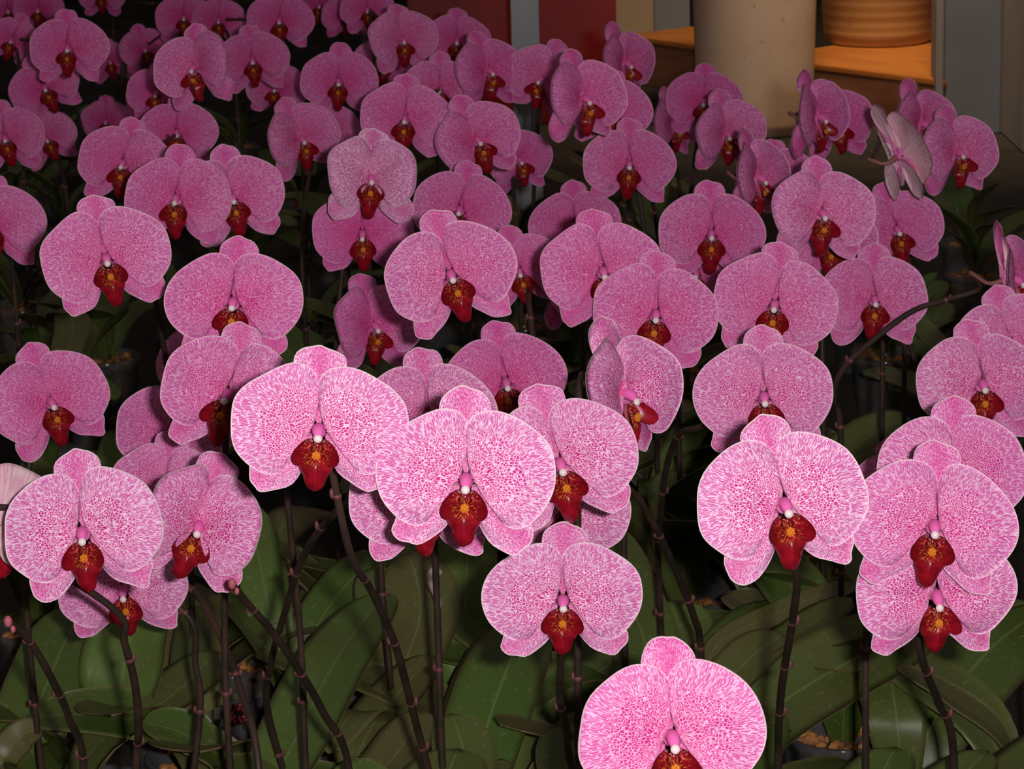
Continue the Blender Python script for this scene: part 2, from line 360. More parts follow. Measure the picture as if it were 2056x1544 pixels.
rng = random.Random(7)
def flower(parent, ploc, px, py, W, yaw=0, pitch=0, roll=0, cup=6, white=None, s=1.0, hz=1.09):
    """px,py = column in the photo, W = width of the bloom seen square-on"""
    d = F * U * s / W; c = unproj(px, py, d)
    B = Matrix(((right.x, fwd.x, up.x), (right.y, fwd.y, up.y), (right.z, fwd.z, up.z)))
    Rm = B @ Matrix.Rotation(R_(yaw), 3, 'Z') @ Matrix.Rotation(R_(-pitch), 3, 'X') @ Matrix.Rotation(R_(roll), 3, 'Y')
    MW = Matrix.Translation(c) @ Rm.to_4x4() @ Matrix.Scale(s, 4) @ Matrix.Scale(hz, 4, Vector((0, 0, 1)))
    return dict(MW=MW, c=c, d=d, back=(Rm @ Vector((0, 1, 0))), cup=cup, white=white, s=s, var=None, W=W)
def build_flower(plant, f, node):
    MW = f['MW']; inv = MW.inverted(); nl = inv @ node
    p0 = Vector((0, .02 * U, 0)); p1 = Vector((0, .16 * U, -.02 * U))
    pth = crom([p0, p1, nl.lerp(p1, .35) + Vector((0, .05 * U, .04 * U)), nl], 12)
    V, Fc = tube(pth, [.0019] * 3 + [.0016] * 6 + [.0019] * 3, 7)
    V2, F2 = V, []
    blob((0, .014 * U, -.012 * U), (.040 * U, .022 * U, .040 * U), V2, F2, 12, 7)
    o = obj('flower', mesh('flower_pedicel', V2, Fc + F2, (M_pedicel, M_throat), [0] * len(Fc) + [1] * len(F2)), plant)
    o.matrix_world = MW
    # parent transform is a pure translation, so the local matrix is simple
    o.matrix_local = Matrix.Translation(-plant.location) @ MW
    v = f['var'] if f['var'] is not None else rng.randrange(NV)
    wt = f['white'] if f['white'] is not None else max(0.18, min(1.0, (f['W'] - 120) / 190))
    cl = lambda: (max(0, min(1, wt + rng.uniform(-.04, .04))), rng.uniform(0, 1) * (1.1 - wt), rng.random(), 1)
    def add(nm, me, rz=0, rx=0, ry=0):
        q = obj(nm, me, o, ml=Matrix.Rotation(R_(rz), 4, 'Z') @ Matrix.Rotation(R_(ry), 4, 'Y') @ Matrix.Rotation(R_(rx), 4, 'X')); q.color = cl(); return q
    j = lambda k: rng.uniform(-k, k)
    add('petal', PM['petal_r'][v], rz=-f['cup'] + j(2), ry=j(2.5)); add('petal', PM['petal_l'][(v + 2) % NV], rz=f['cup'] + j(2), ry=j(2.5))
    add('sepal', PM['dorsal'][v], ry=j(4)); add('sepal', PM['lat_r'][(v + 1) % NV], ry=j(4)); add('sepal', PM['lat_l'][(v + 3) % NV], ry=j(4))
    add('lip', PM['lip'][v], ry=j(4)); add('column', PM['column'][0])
    return o

# ------------------------------------------------------------------ leaves, pots
def leaf_mesh(path, width, facing=None, vdepth=.10, seg=18, na=9, wave=0, tipround=.6, thick=.0014, basew=.30):
    """path: world points base->tip; facing: normal hint"""
    C = crom(path, seg); V = []; uv = []; Fc = []
    facing = facing or Vector((0, -.25, 1)); L = len(C)
    for side in (0, 1):
        for i, p in enumerate(C):
            u = i / (L - 1); t = (C[min(i + 1, L - 1)] - C[max(i - 1, 0)]).normalized()
            wd = t.cross(facing).normalized(); nr = wd.cross(t).normalized()
            prof = (basew + (1 - basew) * math.sin(min(1, u / .62) * math.pi / 2)) if u < .62 else max(0.02, (1 - ((u - .62) / .38) ** 2.4) ** .62) if u < 1 else .02
            hw = width * .5 * prof
            for k in range(na):
                s = -1 + 2 * k / (na - 1)
                h = vdepth * hw * abs(s) ** 1.3 + wave * hw * math.sin(u * 9 + s * 2) * abs(s)
                V.append(p + wd * (s * hw) + nr * (h - (thick if side else 0))); uv.append((s, u * 3))
    off = L * na
    for i in range(L - 1):
        for k in range(na - 1):
            q = (i * na + k, i * na + k + 1, (i + 1) * na + k + 1, (i + 1) * na + k); Fc += [q, tuple(x + off for x in q[::-1])]
        for k in (0, na - 1):
            q = (i * na + k, (i + 1) * na + k, (i + 1) * na + k + off, i * na + k + off); Fc.append(q)
    q = [(L - 1) * na + k for k in range(na)]
    for k in range(na - 1): Fc.append((q[k], q[k + 1], q[k + 1] + off, q[k] + off))
    return mesh('leaf', V, Fc, (M_leaf,), None, uv)
LEAFV = []
for v in range(6):
    r = random.Random(40 + v); Ln = r.uniform(.17, .23); rise = r.uniform(.05, .10); dr = r.uniform(-.02, .05)
    LEAFV.append(leaf_mesh([Vector((0.008, 0, 0)), Vector((Ln * .30, 0, rise * .75)), Vector((Ln * .68, r.uniform(-.01, .01), rise)), Vector((Ln, r.uniform(-.02, .02), rise - dr))], r.uniform(.060, .078), Vector((0, 0, 1)), vdepth=r.uniform(.08, .2), wave=r.uniform(0, .05)))
PR, PH = .047, .10
def pot_mesh():
    prof = [(.030, .002), (.036, .0), (.037, .006), (.042, .06), (.0445, .086), (.048, .088), (.0485, .096), (.047, .098), (.0455, .094), (.043, .088), (.040, .06), (.034, .010), (.0, .008)]
    V, Fc = [], []; n = 28
    for j, (r, z) in enumerate(prof):
        for k in range(n):
            a = 2 * math.pi * k / n; rr = r * (1 + (.012 if 1 < j < 4 or j in (10, 9) else 0) * math.cos(a * 7)); V.append((rr * math.cos(a), rr * math.sin(a), z))
    for j in range(len(prof) - 1):
        for k in range(n):
            k2 = (k + 1) % n; Fc.append((j * n + k, j * n + k2, (j + 1) * n + k2, (j + 1) * n + k))
    Fc.append(tuple(range(n))[::-1])
    return mesh('pot', V, Fc, (M_pot,))
ME_pot = pot_mesh()
ME_bark = []
for v in range(3):
    V, Fc = [], []; r = random.Random(v)
    for k in range(34):
        a = r.uniform(0, 6.28); q = .037 * math.sqrt(r.random()); s = r.uniform(.005, .011)
        n0 = len(V); blob((q * math.cos(a), q * math.sin(a), r.uniform(.076, .093)), (s, s * r.uniform(.5, 1), s * r.uniform(.4, .8)), V, Fc, 6, 4, f=lambda a_, p_: r.uniform(.75, 1.1))
        m_ = Matrix.Rotation(r.uniform(0, 3), 3, 'Z')
    for k in range(18):
        a = 2 * math.pi * k / 18; blob((.029 * math.cos(a), .029 * math.sin(a), r.uniform(.03, .07)), (.008, .008, .012), V, Fc, 6, 4, f=lambda a_, p_: r.uniform(.8, 1.1))
    ME_bark.append(mesh('bark', V, Fc, (M_bark,), smooth=False))

# ------------------------------------------------------------------ the plants: blooms as (x, y, W, yaw, pitch, roll, cup, whiteness)
# label, [blooms], stem path through photo points (bloom end -> foot), distance of its foot, hand leaves
PL = []
def P(label, blooms, via=None, dend=None, base=None, leaves=None, nauto=None, buds=None, key=None, group=None):
    PL.append(dict(label=label, blooms=blooms, via=via, dend=dend, base=base, leaves=leaves or [], nauto=nauto, buds=buds, key=key, group=group))
# -- nearest row
P('orchid whose widest white-veined bloom hangs left of the palest bloom in the front row', [(640, 862, 360, 2, 0, 0, 2, 1.0, 1.0)],
  via=[(650, 960), (700, 1100), (745, 1185), (792, 1290), (822, 1400), (860, 1545)], dend=1.95)
P('orchid whose rosy bloom leans right and is overlapped by the widest bloom', [(462, 792, 288, -6, 2, 12, 4, .55)], base=(0, .10))
P('orchid with the palest, almost white bloom at the centre of the front row', [(936, 962, 360, 0, 0, 2, 1, 1.0), (850, 1003, 305, -4, -4, -6, 2, .8)],
  via=[(850, 1010), (735, 995), (665, 1038), (608, 1120), (572, 1230), (545, 1330), (540, 1440)], dend=2.2)
P('orchid crowded behind the right edge of the palest bloom, a second bloom peering below', [(1122, 930, 322, 4, 0, -14, 4, .85), (1135, 1022, 262, 10, -8, 12, 8, .8)],
  via=[(1140, 960), (1255, 980), (1312, 1052), (1352, 1135), (1392, 1235), (1408, 1320)], dend=2.15)
P('orchid with one low square-on bloom below the palest bloom, above broad green leaves', [(1130, 1203, 322, 0, 0, -1, 0, 1.0, 1.0)],
  via=[(1130, 1250), (1126, 1320), (1124, 1400), (1138, 1470), (1150, 1550)], dend=2.0)
P('orchid with one big pale pink bloom on a straight dark stem, right of centre', [(1571, 1012, 354, 5, 2, -9, 3, 1.0)],
  via=[(1590, 1080), (1597, 1140), (1592, 1240), (1577, 1330), (1566, 1420), (1562, 1560)], dend=1.95)
P('orchid with two stacked blooms facing front near the right edge', [(1873, 1055, 335, -2, 2, 5, 2, .7), (1876, 1190, 325, 4, -12, -4, 6, .85)],
  via=[(1870, 1200), (1846, 1285), (1860, 1350), (1884, 1410), (1915, 1520)], dend=1.9)
P('orchid whose bloom is cut by the bottom edge, nearest to the camera', [(1347, 1478, 385, 4, 2, -4, 6, .6)], via=[(1350, 1500), (1375, 1620), (1385, 1750)], dend=1.6)
P('orchid in the lower left corner with a pale veined bloom and one seen from behind', [(168, 1068, 322, 2, 0, -8, 3, .95), (-18, 1050, 300, 165, 0, 10, 4, .8)],
  via=[(190, 1180), (225, 1220), (250, 1290), (272, 1380), (278, 1470), (272, 1560)], dend=1.9)
P('orchid whose narrow folded bloom leans right, beside the corner bloom at lower left', [(396, 1055, 300, 12, 0, 18, 40, .7), (335, 985, 235, -6, 0, 4, 4, .5)],
  via=[(310, 1108), (350, 1140), (398, 1195), (442, 1275), (482, 1380), (520, 1550)], dend=1.95)
P('orchid with a single low bloom hanging under the corner bloom at lower left', [(247, 1180, 262, 6, -10, -6, 8, .7)], via=[(300, 1230), (380, 1240), (392, 1330), (400, 1450)], dend=2.1)
P('bud-tipped orchid spike rising across the large leaf left of centre', [], via=[(466, 1172), (500, 1215), (548, 1270), (600, 1345), (650, 1432), (702, 1550)], dend=1.95, buds=[(466, 1172)])
P('bare orchid spike with a pink bud tip in the bottom left corner', [], via=[(16, 1248), (60, 1288), (105, 1365), (140, 1445), (168, 1560)], dend=1.9, buds=[(16, 1248)])
# -- second row
P('orchid with one magenta-lipped bloom at the left edge, above the corner bloom', [(100, 808, 245, 16, 4, -18, 12, .35)])
P('orchid hidden by the widest bloom, only its left petal and red lip in view', [(348, 868, 240, -4, 0, 4, 0, .4), (398, 728, 190, -30, 0, -8, 10, .2)])
P('orchid with one round pink bloom in the middle left, above the folded neighbours', [(470, 608, 278, 0, 3, 2, 0, .35, 1.03)])
P('orchid at left with a large lilac-pink bloom looking slightly down and right', [(213, 520, 262, 8, 4, -12, 2, .45)], base=(-.02, .30))
P('orchid just behind the palest bloom, its two rounded petals and top sepal showing', [(858, 838, 278, 2, 2, -2, 0, .7)])
P('orchid at the centre, half hidden, with a plain rose bloom behind the pale ones', [(1015, 768, 248, 4, 2, -8, 0, .25)])
P('orchid turned right with a tall lilac bloom, its second petal narrow, right of centre', [(1243, 792, 305, 46, 2, -6, 20, .75)])
P('orchid with a full bloom in the middle row and a bigger petal fan behind it', [(1315, 632, 255, 2, 2, 6, 0, .3), (1208, 545, 250, 6, 0, -6, 0, .3)])
P('orchid with the large tilted bloom at upper centre, a dimmer bloom at its right', [(905, 552, 268, 2, 2, -16, 0, .5), (1043, 545, 185, 0, 0, -12, 2, .2)])
P('orchid with a small folded bloom on dark ground, left of the large tilted bloom', [(746, 655, 212, 26, 2, -6, 26, .25)])
P('orchid on a thin arched spike at right, its bloom above the straight-stemmed one', [(1533, 797, 280, -2, 2, -3, 3, .75)],
  via=[(1500, 830), (1415, 853), (1365, 872), (1338, 940), (1326, 1040), (1322, 1140)], dend=2.3)
P('orchid with a veined pink bloom at right, overlapping its twin to the right', [(1555, 612, 252, -4, 3, 9, 0, .45), (1622, 545, 150, 70, 0, 0, 20, .2)])
P('orchid with the lower-right twin bloom, a long bare stem crossing it', [(1754, 602, 222, 0, 2, 0, 0, .4)])
P('orchid on the right edge with a veined bloom and a second one behind it', [(1968, 772, 262, 4, 3, -4, 2, .6), (2030, 690, 235, -6, 2, -18, 4, .6)])
P('orchid behind the stacked pair at right, its wide petals spread above them', [(1912, 955, 310, 0, 2, 0, 0, .6), (1812, 988, 220, -14, 0, -14, 6, .4)])
P('orchid at the right edge on the long arching reddish stem, its bloom turned away', [(2020, 562, 235, 62, 2, -4, 22, .35)],
  via=[(2010, 572), (1966, 580), (1900, 602), (1830, 626), (1745, 690), (1690, 745), (1675, 800), (1688, 880)], dend=2.40)
P('orchid right of centre with a pair of blooms one behind the other, lips hidden low', [(1398, 548, 200, -4, 2, 6, 2, .25), (1428, 470, 215, -2, 2, 0, 2, .25)])
P('orchid with a narrow bloom turned right between two wide ones, upper centre', [(1150, 578, 185, 34, 2, -10, 26, .2)])
P('orchid with a dim round bloom above the middle fan of petals', [(1155, 456, 186, -2, 3, -6, 0, .2)])
P('orchid with wide mauve petals behind the large tilted bloom, lip hidden', [(925, 422, 200, -4, 3, 8, 0, .2)])
P('orchid with a pale folded bloom above a darker drooping one, left of the steel post', [(745, 362, 215, 6, 8, 2, 34, .95), (728, 468, 205, 2, -6, 0, 2, .1)])
P('orchid with two overlapping rose blooms above the round bloom at left', [(466, 398, 215, 8, 3, -12, 10, .35), (357, 400, 218, -4, 3, 3, 0, .25)])
P('orchid at upper left with a round rose bloom overlapping another behind', [(250, 330, 192, -4, 4, 8, 6, .25), (357, 268, 160, 0, 3, 0, 0, .1)])
P('orchid cut by the left edge in the middle row, one bright rose petal showing', [(-12, 452, 205, 0, 2, -2, 0, .25)])
P('orchid at the left edge, upper third, with two mauve blooms', [(12, 278, 158, 2, 2, -10, 4, .2), (93, 280, 130, 8, 2, -24, 12, .15)])
P('orchid near the top left corner with a wide mauve bloom and a dim one behind', [(138, 97, 160, 0, 2, -3, 0, .15), (26, 82, 115, 0, 2, 20, 0, .1)])
P('orchid below the wide mauve bloom at top left, leaning left', [(90, 178, 145, 4, 2, -26, 6, .1)])
P('orchid at upper left, with one big and one small pointed petal', [(396, 138, 182, -22, 2, -10, 20, .3), (316, 188, 130, -6, 0, 0, 0, .1)])
P('orchid in the upper row with a neat bloom, a dim petal at its lower right', [(508, 122, 146, 0, 2, -8, 2, .15), (556, 178, 128, -10, 0, 6, 0, .1)])
P('orchid in the upper row with a symmetrical bloom left of the twin-petal bloom', [(681, 165, 158, 0, 2, 0, 0, .15)])
P('orchid with a folded pink bloom leaning left, a second bloom over its right shoulder', [(600, 280, 172, 24, 0, -20, 28, .3), (655, 268, 142, 2, 0, -6, 0, .15)])
P('orchid at upper centre with a rose bloom and a pale one behind its right petal', [(814, 240, 186, -2, 4, 2, 0, .25), (882, 180, 150, 2, 2, 0, 4, .25)])
P('orchid left of the steel post with two blooms stepping down to the right', [(954, 283, 190, 16, 3, -22, 18, .25), (1037, 322, 150, 24, 0, -16, 16, .15)])
P('orchid right of the steel post with a magenta pair, the front one turned right', [(1166, 200, 200, 34, 2, -6, 20, .25), (1226, 222, 168, 6, 0, 4, 6, .15)])
P('orchid in front of the steel post, upper part, with a folded pair of blooms', [(976, 144, 165, 30, 2, -12, 16, .15), (1094, 160, 165, -26, 0, 20, 18, .25)])
P('orchid before the dark red panel, one bloom seen from the side', [(1248, 128, 165, 46, 0, -12, 18, .2)])
P('orchid right of the steel post with one small symmetrical bloom standing alone', [(1263, 331, 188, 0, 3, 0, 0, .25)])
P('orchid left of the cream vase, a small side-on bloom and a dim one', [(1347, 250, 150, 44, 0, -10, 20, .2), (1413, 205, 155, -4, 0, 2, 6, .1)])
P('orchid in front of the cream vase with a pale bloom of drooping petals', [(1454, 268, 172, 22, -8, -8, 26, .35)])
P('orchid below the cream vase, one narrow side-on bloom beside a rose one', [(1512, 358, 200, 52, 0, -8, 18, .3), (1560, 365, 172, -4, 2, -4, 4, .15)])
P('orchid at right with two overlapping blooms, the lower one mostly hidden', [(1645, 430, 228, 14, 3, 0, 14, .5), (1662, 485, 205, 6, 0, -6, 4, .3)])
P('orchid at right tucked under the drooping white-backed bloom', [(1798, 462, 196, 4, 2, -14, 6, .35)])
P('orchid in front of the cream vase at its right, a pair of purple blooms', [(1634, 236, 190, 50, 0, -12, 18, .25), (1676, 248, 170, 16, 0, -12, 6, .15)])
P('orchid before the grey panel, two purple blooms and one seen from behind', [(1843, 250, 182, 40, 0, -8, 16, .3), (1917, 308, 192, 26, 2, -6, 14, .35), (1806, 312, 222, 104, 22, 0, 10, .3)])
# -- far rows
P('orchid at the very top, left of centre, with two dim blooms side by side', [(562, 42, 136, 0, 2, 0, 2, .1), (440, 42, 110, 0, 2, 0, 2, .05)])
P('orchid at the very top above the small pointed petal bloom', [(370, 36, 118, 2, 2, -2, 0, .05), (289, 100, 105, 14, 2, -14, 14, .05)])
P('orchid against the red panel left of the steel post, topmost pale bloom', [(806, 82, 150, 14, 4, -8, 18, .35), (738, 20, 112, 0, 0, -4, 4, .05)])
P('orchid against the red panel left of the steel post, lower wide bloom', [(917, 84, 138, 2, 4, 0, 0, .15), (880, 122, 124, 0, 0, 0, 4, .2)])
P('orchid squeezed between two rows at the top centre, small dim blooms', [(768, 128, 124, 0, 0, 0, 0, .15), (697, 32, 105, 6, 0, 0, 6, .0)])
P('orchid in the top left corner, dim and half out of the picture', [(78, 20, 105, 0, 0, 0, 4, 0), (18, 22, 100, 0, 0, -10, 4, 0)])
P('orchid of small dim blooms under the big-petalled bloom at upper left', [(214, 244, 105, 0, 0, 0, 4, .05), (304, 222, 105, 0, 0, 8, 4, .05)])
P('orchid of one tiny dim bloom at top left, right of the wide mauve bloom', [(222, 124, 96, 4, 0, -10, 4, .1)])
P('orchid cut by the top edge over a dark gap at upper left', [(205, -8, 95, 0, 0, 0, 4, .1), (640, 12, 105, 10, 0, 10, 4, .05)])

# hand-placed leaves: (photo base, z, photo tip, z, width m, side tilt deg, brown, light), each with the photo point of its pot
LV = [
 ('orchid of the broad pale-ribbed leaf left of the bottom centre', (505, 1700), [((562, 1545), .17, (772, 1190), .235, .072, -12, .02, .75), ((640, 1600), .17, (835, 1535), .16, .022, 60, .45, .4), ((470, 1560), .15, (285, 1450), .20, .052, 5, .02, .25)]),
 ('orchid of the tall dark leaf below the low square-on bloom', (940, 1680), [((955, 1545), .16, (1062, 1250), .24, .074, -6, .0, .35), ((905, 1560), .15, (985, 1262), .205, .050, -35, .05, .25), ((1070, 1560), .15, (1192, 1432), .19, .018, 55, .45, .5)]),
 ('orchid of the upright leaf rising to the palest bloom', (930, 1470), [((925, 1340), .16, (950, 1000), .28, .056, 0, .0, .75), ((880, 1360), .15, (808, 1335), .15, .028, 0, .0, .4), ((905, 1310), .165, (785, 1240), .20, .022, 50, .6, .5)]),
 ('orchid of the long leaf slanting up right of the low square-on bloom', (1010, 1560), [((1110, 1430), .15, (1428, 1232), .22, .070, 8, .15, .55), ((1290, 1350), .19, (1200, 1050), .26, .062, 0, .1, .45)]),
 ('orchid of the big dull leaves filling the lower right', (1440, 1560), [((1500, 1470), .15, (1870, 1262), .22, .088, 5, .3, .35), ((1430, 1430), .16, (1572, 1275), .21, .048, 0, .45, .4), ((1400, 1400), .15, (1562, 1212), .19, .050, 0, .05, .3), ((1420, 1330), .19, (1728, 1172), .21, .020, 35, .6, .6)]),
 ('orchid of the dark leaf in the bottom right corner', (1830, 1560), [((1880, 1440), .15, (2090, 1225), .20, .085, 10, .15, .3), ((1800, 1440), .16, (1760, 1250), .2, .06, -10, .2, .4)]),
 ('orchid of the leaf lying flat and pointing left in the bottom left', (470, 1600), [((395, 1490), .16, (52, 1440), .18, .075, 10, .12, .4), ((380, 1450), .17, (385, 1215), .21, .034, -20, .05, .15), ((360, 1480), .17, (478, 1398), .19, .014, 40, .55, .7)]),
 ('orchid of the shiny leaf under the corner bloom at lower left', (190, 1560), [((232, 1430), .17, (288, 1215), .25, .080, -10, .05, .95), ((60, 1500), .15, (165, 1222), .22, .068, 10, .1, .3), ((10, 1545), .16, (84, 1465), .19, .030, 20, .5, .5)]),
 ('orchid of the leaf behind the dark stems left of centre', (560, 1400), [((550, 1270), .17, (490, 1010), .27, .045, 0, .05, .7), ((545, 1320), .17, (425, 1200), .18, .030, 20, .15, .5), ((620, 1290), .16, (770, 1110), .22, .05, 0, .05, .3)]),
 ('orchid of the dull upright leaf between the right-hand stems', (1640, 1080), [((1650, 970), .16, (1825, 838), .22, .062, 0, .35, .5), ((1600, 1240), .15, (1560, 1080), .24, .030, 0, .0, .9), ((1690, 1180), .15, (1790, 1075), .2, .05, 0, .2, .5)]),
]
FLAT = 'orchid leaves without a bloom of their own in view'

def pot_xy(p): return Vector((p.x, p.y, 0))
plants = []
for D in PL:
    fl = [flower(None, None, b[0], b[1], b[2], b[3], b[4], b[5], b[6], b[7], hz=b[8] if len(b) > 8 else 1.09) for b in D['blooms']]
    for k, b in enumerate(D['blooms'][1:], 1):      # blooms of one spike sit closer together than their sizes suggest
        d0 = fl[0]['d']; dn = F * U / b[2]; dt = d0 * (dn / d0) ** .6; s_ = dt / dn
        fl[k] = flower(None, None, b[0], b[1], b[2], b[3], b[4], b[5], b[6], b[7], s=s_)
    via = []
    if D['via']:
        d0 = (fl[0]['d'] if fl else D['dend'] - .30) + .035
        if len(fl) > 1: d0 = fl[-1]['d'] + .035
        n = len(D['via'])
        via = [unproj(x, y, d0 + (D['dend'] - d0) * (i / (n - 1)) ** 1.2) for i, (x, y) in enumerate(D['via'])]
        base = pot_xy(via[-1] + (via[-1] - via[-2]) * .35)
    else:
        m = sum((f['c'] for f in fl), Vector()) / len(fl)
        base = pot_xy(m + Vector((rng.uniform(-.04, .04), rng.uniform(.08, .16), 0) if not D['base'] else (D['base'][0], D['base'][1], 0)))
    plants.append(dict(D=D, fl=fl, via=via, base=base))
for lab, pp, lv in LV:
    plants.append(dict(D=dict(label=lab, leaves=lv, buds=None, group=None), fl=[], via=[], base=pot_xy(onz(*pp, .11)), hand=True))
# plants with nothing but leaves in view fill the rest of the bench
rf = random.Random(11); fills = []
y = 1.85
while y < 5.2:
    x = -.20 * y - .12
    while x < .20 * y + .12:
        q = Vector((x + rf.uniform(-.04, .04), y + rf.uniform(-.04, .04), 0))
        back = 4.55 if q.x > .20 else 5.1
        if all((q - p['base']).length > .155 for p in plants) and q.y < back: plants.append(dict(D=None, fl=[], via=[], base=q))
        x += .20 + .02 * (y - 2)
    y += .19 + .025 * (y - 2)
for it in range(60):
    for i in range(len(plants)):
        for j in range(i):
            a, b = plants[i], plants[j]; v = a['base'] - b['base']; L = v.length
            if L < .108:
                v = v / L if L > 1e-6 else Vector((1, 0, 0)); v *= (.109 - L) / 2
                ka, kb = (0.3 if a.get('hand') else 1), (0.3 if b.get('hand') else 1)
                a['base'] += v * ka; b['base'] -= v * kb
FILLG = [(2.6, 'orchid plant with only its leaves in view, low among the front stems', 'leafy orchid plants low among the front stems'),
         (3.9, 'orchid plant with only its dim leaves in view, under the middle rows of blooms', 'leafy orchid plants under the middle rows'),
         (99, 'orchid plant with only its dark leaves in view, far back on the bench', 'leafy orchid plants far back')]
FILL_LABELS = {
    6: 'leafy orchid plant at left, above the narrow folded bloom that leans right',
    11: 'leafy orchid plant at left, under the lip of the magenta-lipped bloom',
    12: 'leafy orchid plant at right, low dark leaves under the long arching reddish stem',
    14: 'leafy orchid plant between the magenta-lipped bloom and the round middle-left bloom',
    16: 'leafy orchid plant at right, touching the left side of the right-edge veined bloom',
    20: 'leafy orchid plant in the dark gap left of the small folded middle bloom',
    21: 'leafy orchid plant between the half-hidden central rose bloom and the tall lilac one',
    22: 'leafy orchid plant under the lower-right twin bloom, its leaves crossing the bare stem',
    25: 'leafy orchid plant between the lilac-pink bloom and the round middle-left bloom',
    26: 'leafy orchid plant in the dark gap under the large tilted bloom',
    27: 'leafy orchid plant in the gap between the tall lilac bloom and the arched spike',
    28: 'leafy orchid plant with one leaf tip showing beneath the twin blooms at right',
    31: 'leafy orchid plant at the left edge, under the bright rose petal',
    32: 'leafy orchid plant, thin strip between the lone symmetrical bloom and the pair below',
    34: 'leafy orchid plant at right, long dark leaves above the reddish arching stem',
    36: 'leafy orchid plant at left, in the gap beside the lilac-pink bloom',
    37: 'leafy orchid plant in the dark gap left of the drooping darker bloom',
    38: 'leafy orchid plant in the gap between the large tilted bloom and the round one',
    39: 'leafy orchid plant directly below the lone symmetrical bloom right of the steel post',
    41: 'leafy orchid plant at the right edge, below the purple blooms before the grey panel',
    44: 'leafy orchid plant at left, in the gap above the large lilac-pink bloom',
    46: 'leafy orchid plant right of the steel post, above the dim round bloom',
    48: 'leafy orchid plant at the left edge, just above the bright cut-off rose petal',
    49: 'leafy orchid plant, a dark sliver just above the round middle-left bloom',
    50: 'leafy orchid plant in the dark gap left of the pale folded upper bloom',
    52: 'leafy orchid plant, a thin dark strip left of the small lone symmetrical bloom'}
fi = -1
for pi, p in enumerate(plants):
    D = p['D']; base = p['base']; rng.seed(1000 + pi)
    if D is None:
        fi += 1
        if FILL_LABELS and fi not in FILL_LABELS: continue      # nothing of it shows in the photo
    root = empty('potted_orchid', base)
    if D is None:
        g = next(g for g in FILLG if base.y < g[0]); setp(root, FILL_LABELS.get(fi, g[1]), 'orchid plant', g[2])
    else: setp(root, D['label'], 'orchid plant', 'orchid plants in bloom on the bench' if p['fl'] else 'potted orchids in front without their own bloom in view')
    obj('pot', ME_pot, root)
    b_ = obj('bark', rng.choice(ME_bark), root, ml=Matrix.Rotation(rng.uniform(0, 6), 4, 'Z')); setp(b_, kind='stuff')
    crown = base + Vector((0, 0, PH - .008))
    toloc = lambda q: q - base
    if p.get('hand'):
        for (bp, bz, tp, tz, wd, tilt, brown, light) in D['leaves']:
            B = onz(*bp, bz); T = onz(*tp, tz); mid = B.lerp(T, .5) + Vector((0, 0, .012))
            ax = (T - B).normalized(); nh = Matrix.Rotation(R_(tilt), 3, ax) @ Vector((0, -.35, 1))
            C0 = crown + (B - crown) * .12
            o = obj('leaf', leaf_mesh([toloc(C0), toloc(B), toloc(mid), toloc(T)], wd, nh, vdepth=.16, seg=24, na=11, wave=.02, basew=.45), root)
            o.color = (brown, light, rng.random(), 1)
        na_ = 1
    else: na_ = rng.choice((4, 5, 5, 6)) if base.y > 2.4 else rng.choice((3, 4))
    az = rng.uniform(0, 6.28)
    for k in range(na_):
        a = az + math.pi * (k % 2) + rng.uniform(-.35, .35) + k * .12
        s = rng.uniform(.8, 1.12) * (1 - .06 * k) * (1 if base.y < 3.4 else .78)
        o = obj('leaf', rng.choice(LEAFV), root, ml=Matrix.Translation((0, 0, PH - .012 + .006 * k)) @ Matrix.Rotation(a, 4, 'Z') @ Matrix.Rotation(-R_(rng.uniform(-4, 14) + 4 * k), 4, 'Y') @ Matrix.Scale(s, 4))
        o.color = (rng.choice((.05, .1, .25, .5)), rng.random() * .8, rng.random(), 1)
    if D is None or p.get('hand'): continue
    # flower spike
    fl = p['fl']
    nodes = [f['c'] + f['back'] * .026 * f['s'] + Vector((0, 0.012, -.004)) for f in fl]
    order = sorted(range(len(fl)), key=lambda i: (fl[i]['c'] - base).length, reverse=True)
    ncs = [nodes[i] + Vector((0, .006, .006)) for i in order]
    if p['via']:
        if fl:
            pts = ncs + [q + Vector((0, 0, 0)) for q in p['via'][1:]]
        else: pts = list(p['via'])
        pts = pts + [base.lerp(pts[-1], .45) * 1.0, crown + Vector((.004, 0, 0))]
    else:
        last = ncs[-1]; top = last.lerp(Vector((base.x, base.y, last.z)), .5) + Vector((0, .01, .0))
        pts = ncs + [top + Vector((0, 0, -.02)), Vector((base.x, base.y, .34)), Vector((base.x, base.y, .2)), crown + Vector((.004, 0, 0))]
    pts = [toloc(q) for q in pts]
    n = 10 * (len(pts) - 1) + 1; C = crom(pts, n)
    rad = [(.0019 + .0011 * (i / (n - 1)) ** .6) for i in range(n)]
    V, Fc = tube(C, rad, 8); mi = [0] * len(Fc)
    acc = 0; nxt = .05
    for i in range(1, n - 3):
        acc += (C[i] - C[i - 1]).length
        if acc > nxt:
            acc = 0; nxt = rng.uniform(.07, .12); FF = []; blob(C[i], (rad[i] * 1.28, rad[i] * 1.28, rad[i] * 1.1), V, FF, 8, 5); Fc += FF; mi += [1] * len(FF)
            FF = []; blob(C[i] + Vector((rng.choice((-1, 1)) * rad[i] * 1.3, -rad[i] * .6, .002)), (.0016, .0016, .0032), V, FF, 6, 5); Fc += FF; mi += [1] * len(FF)
    obj('stem', mesh('stem', V, Fc, (M_stem, M_node), mi), root)
    for i, f in enumerate(fl): build_flower(root, f, nodes[i] + Vector((0, .006, .006)))
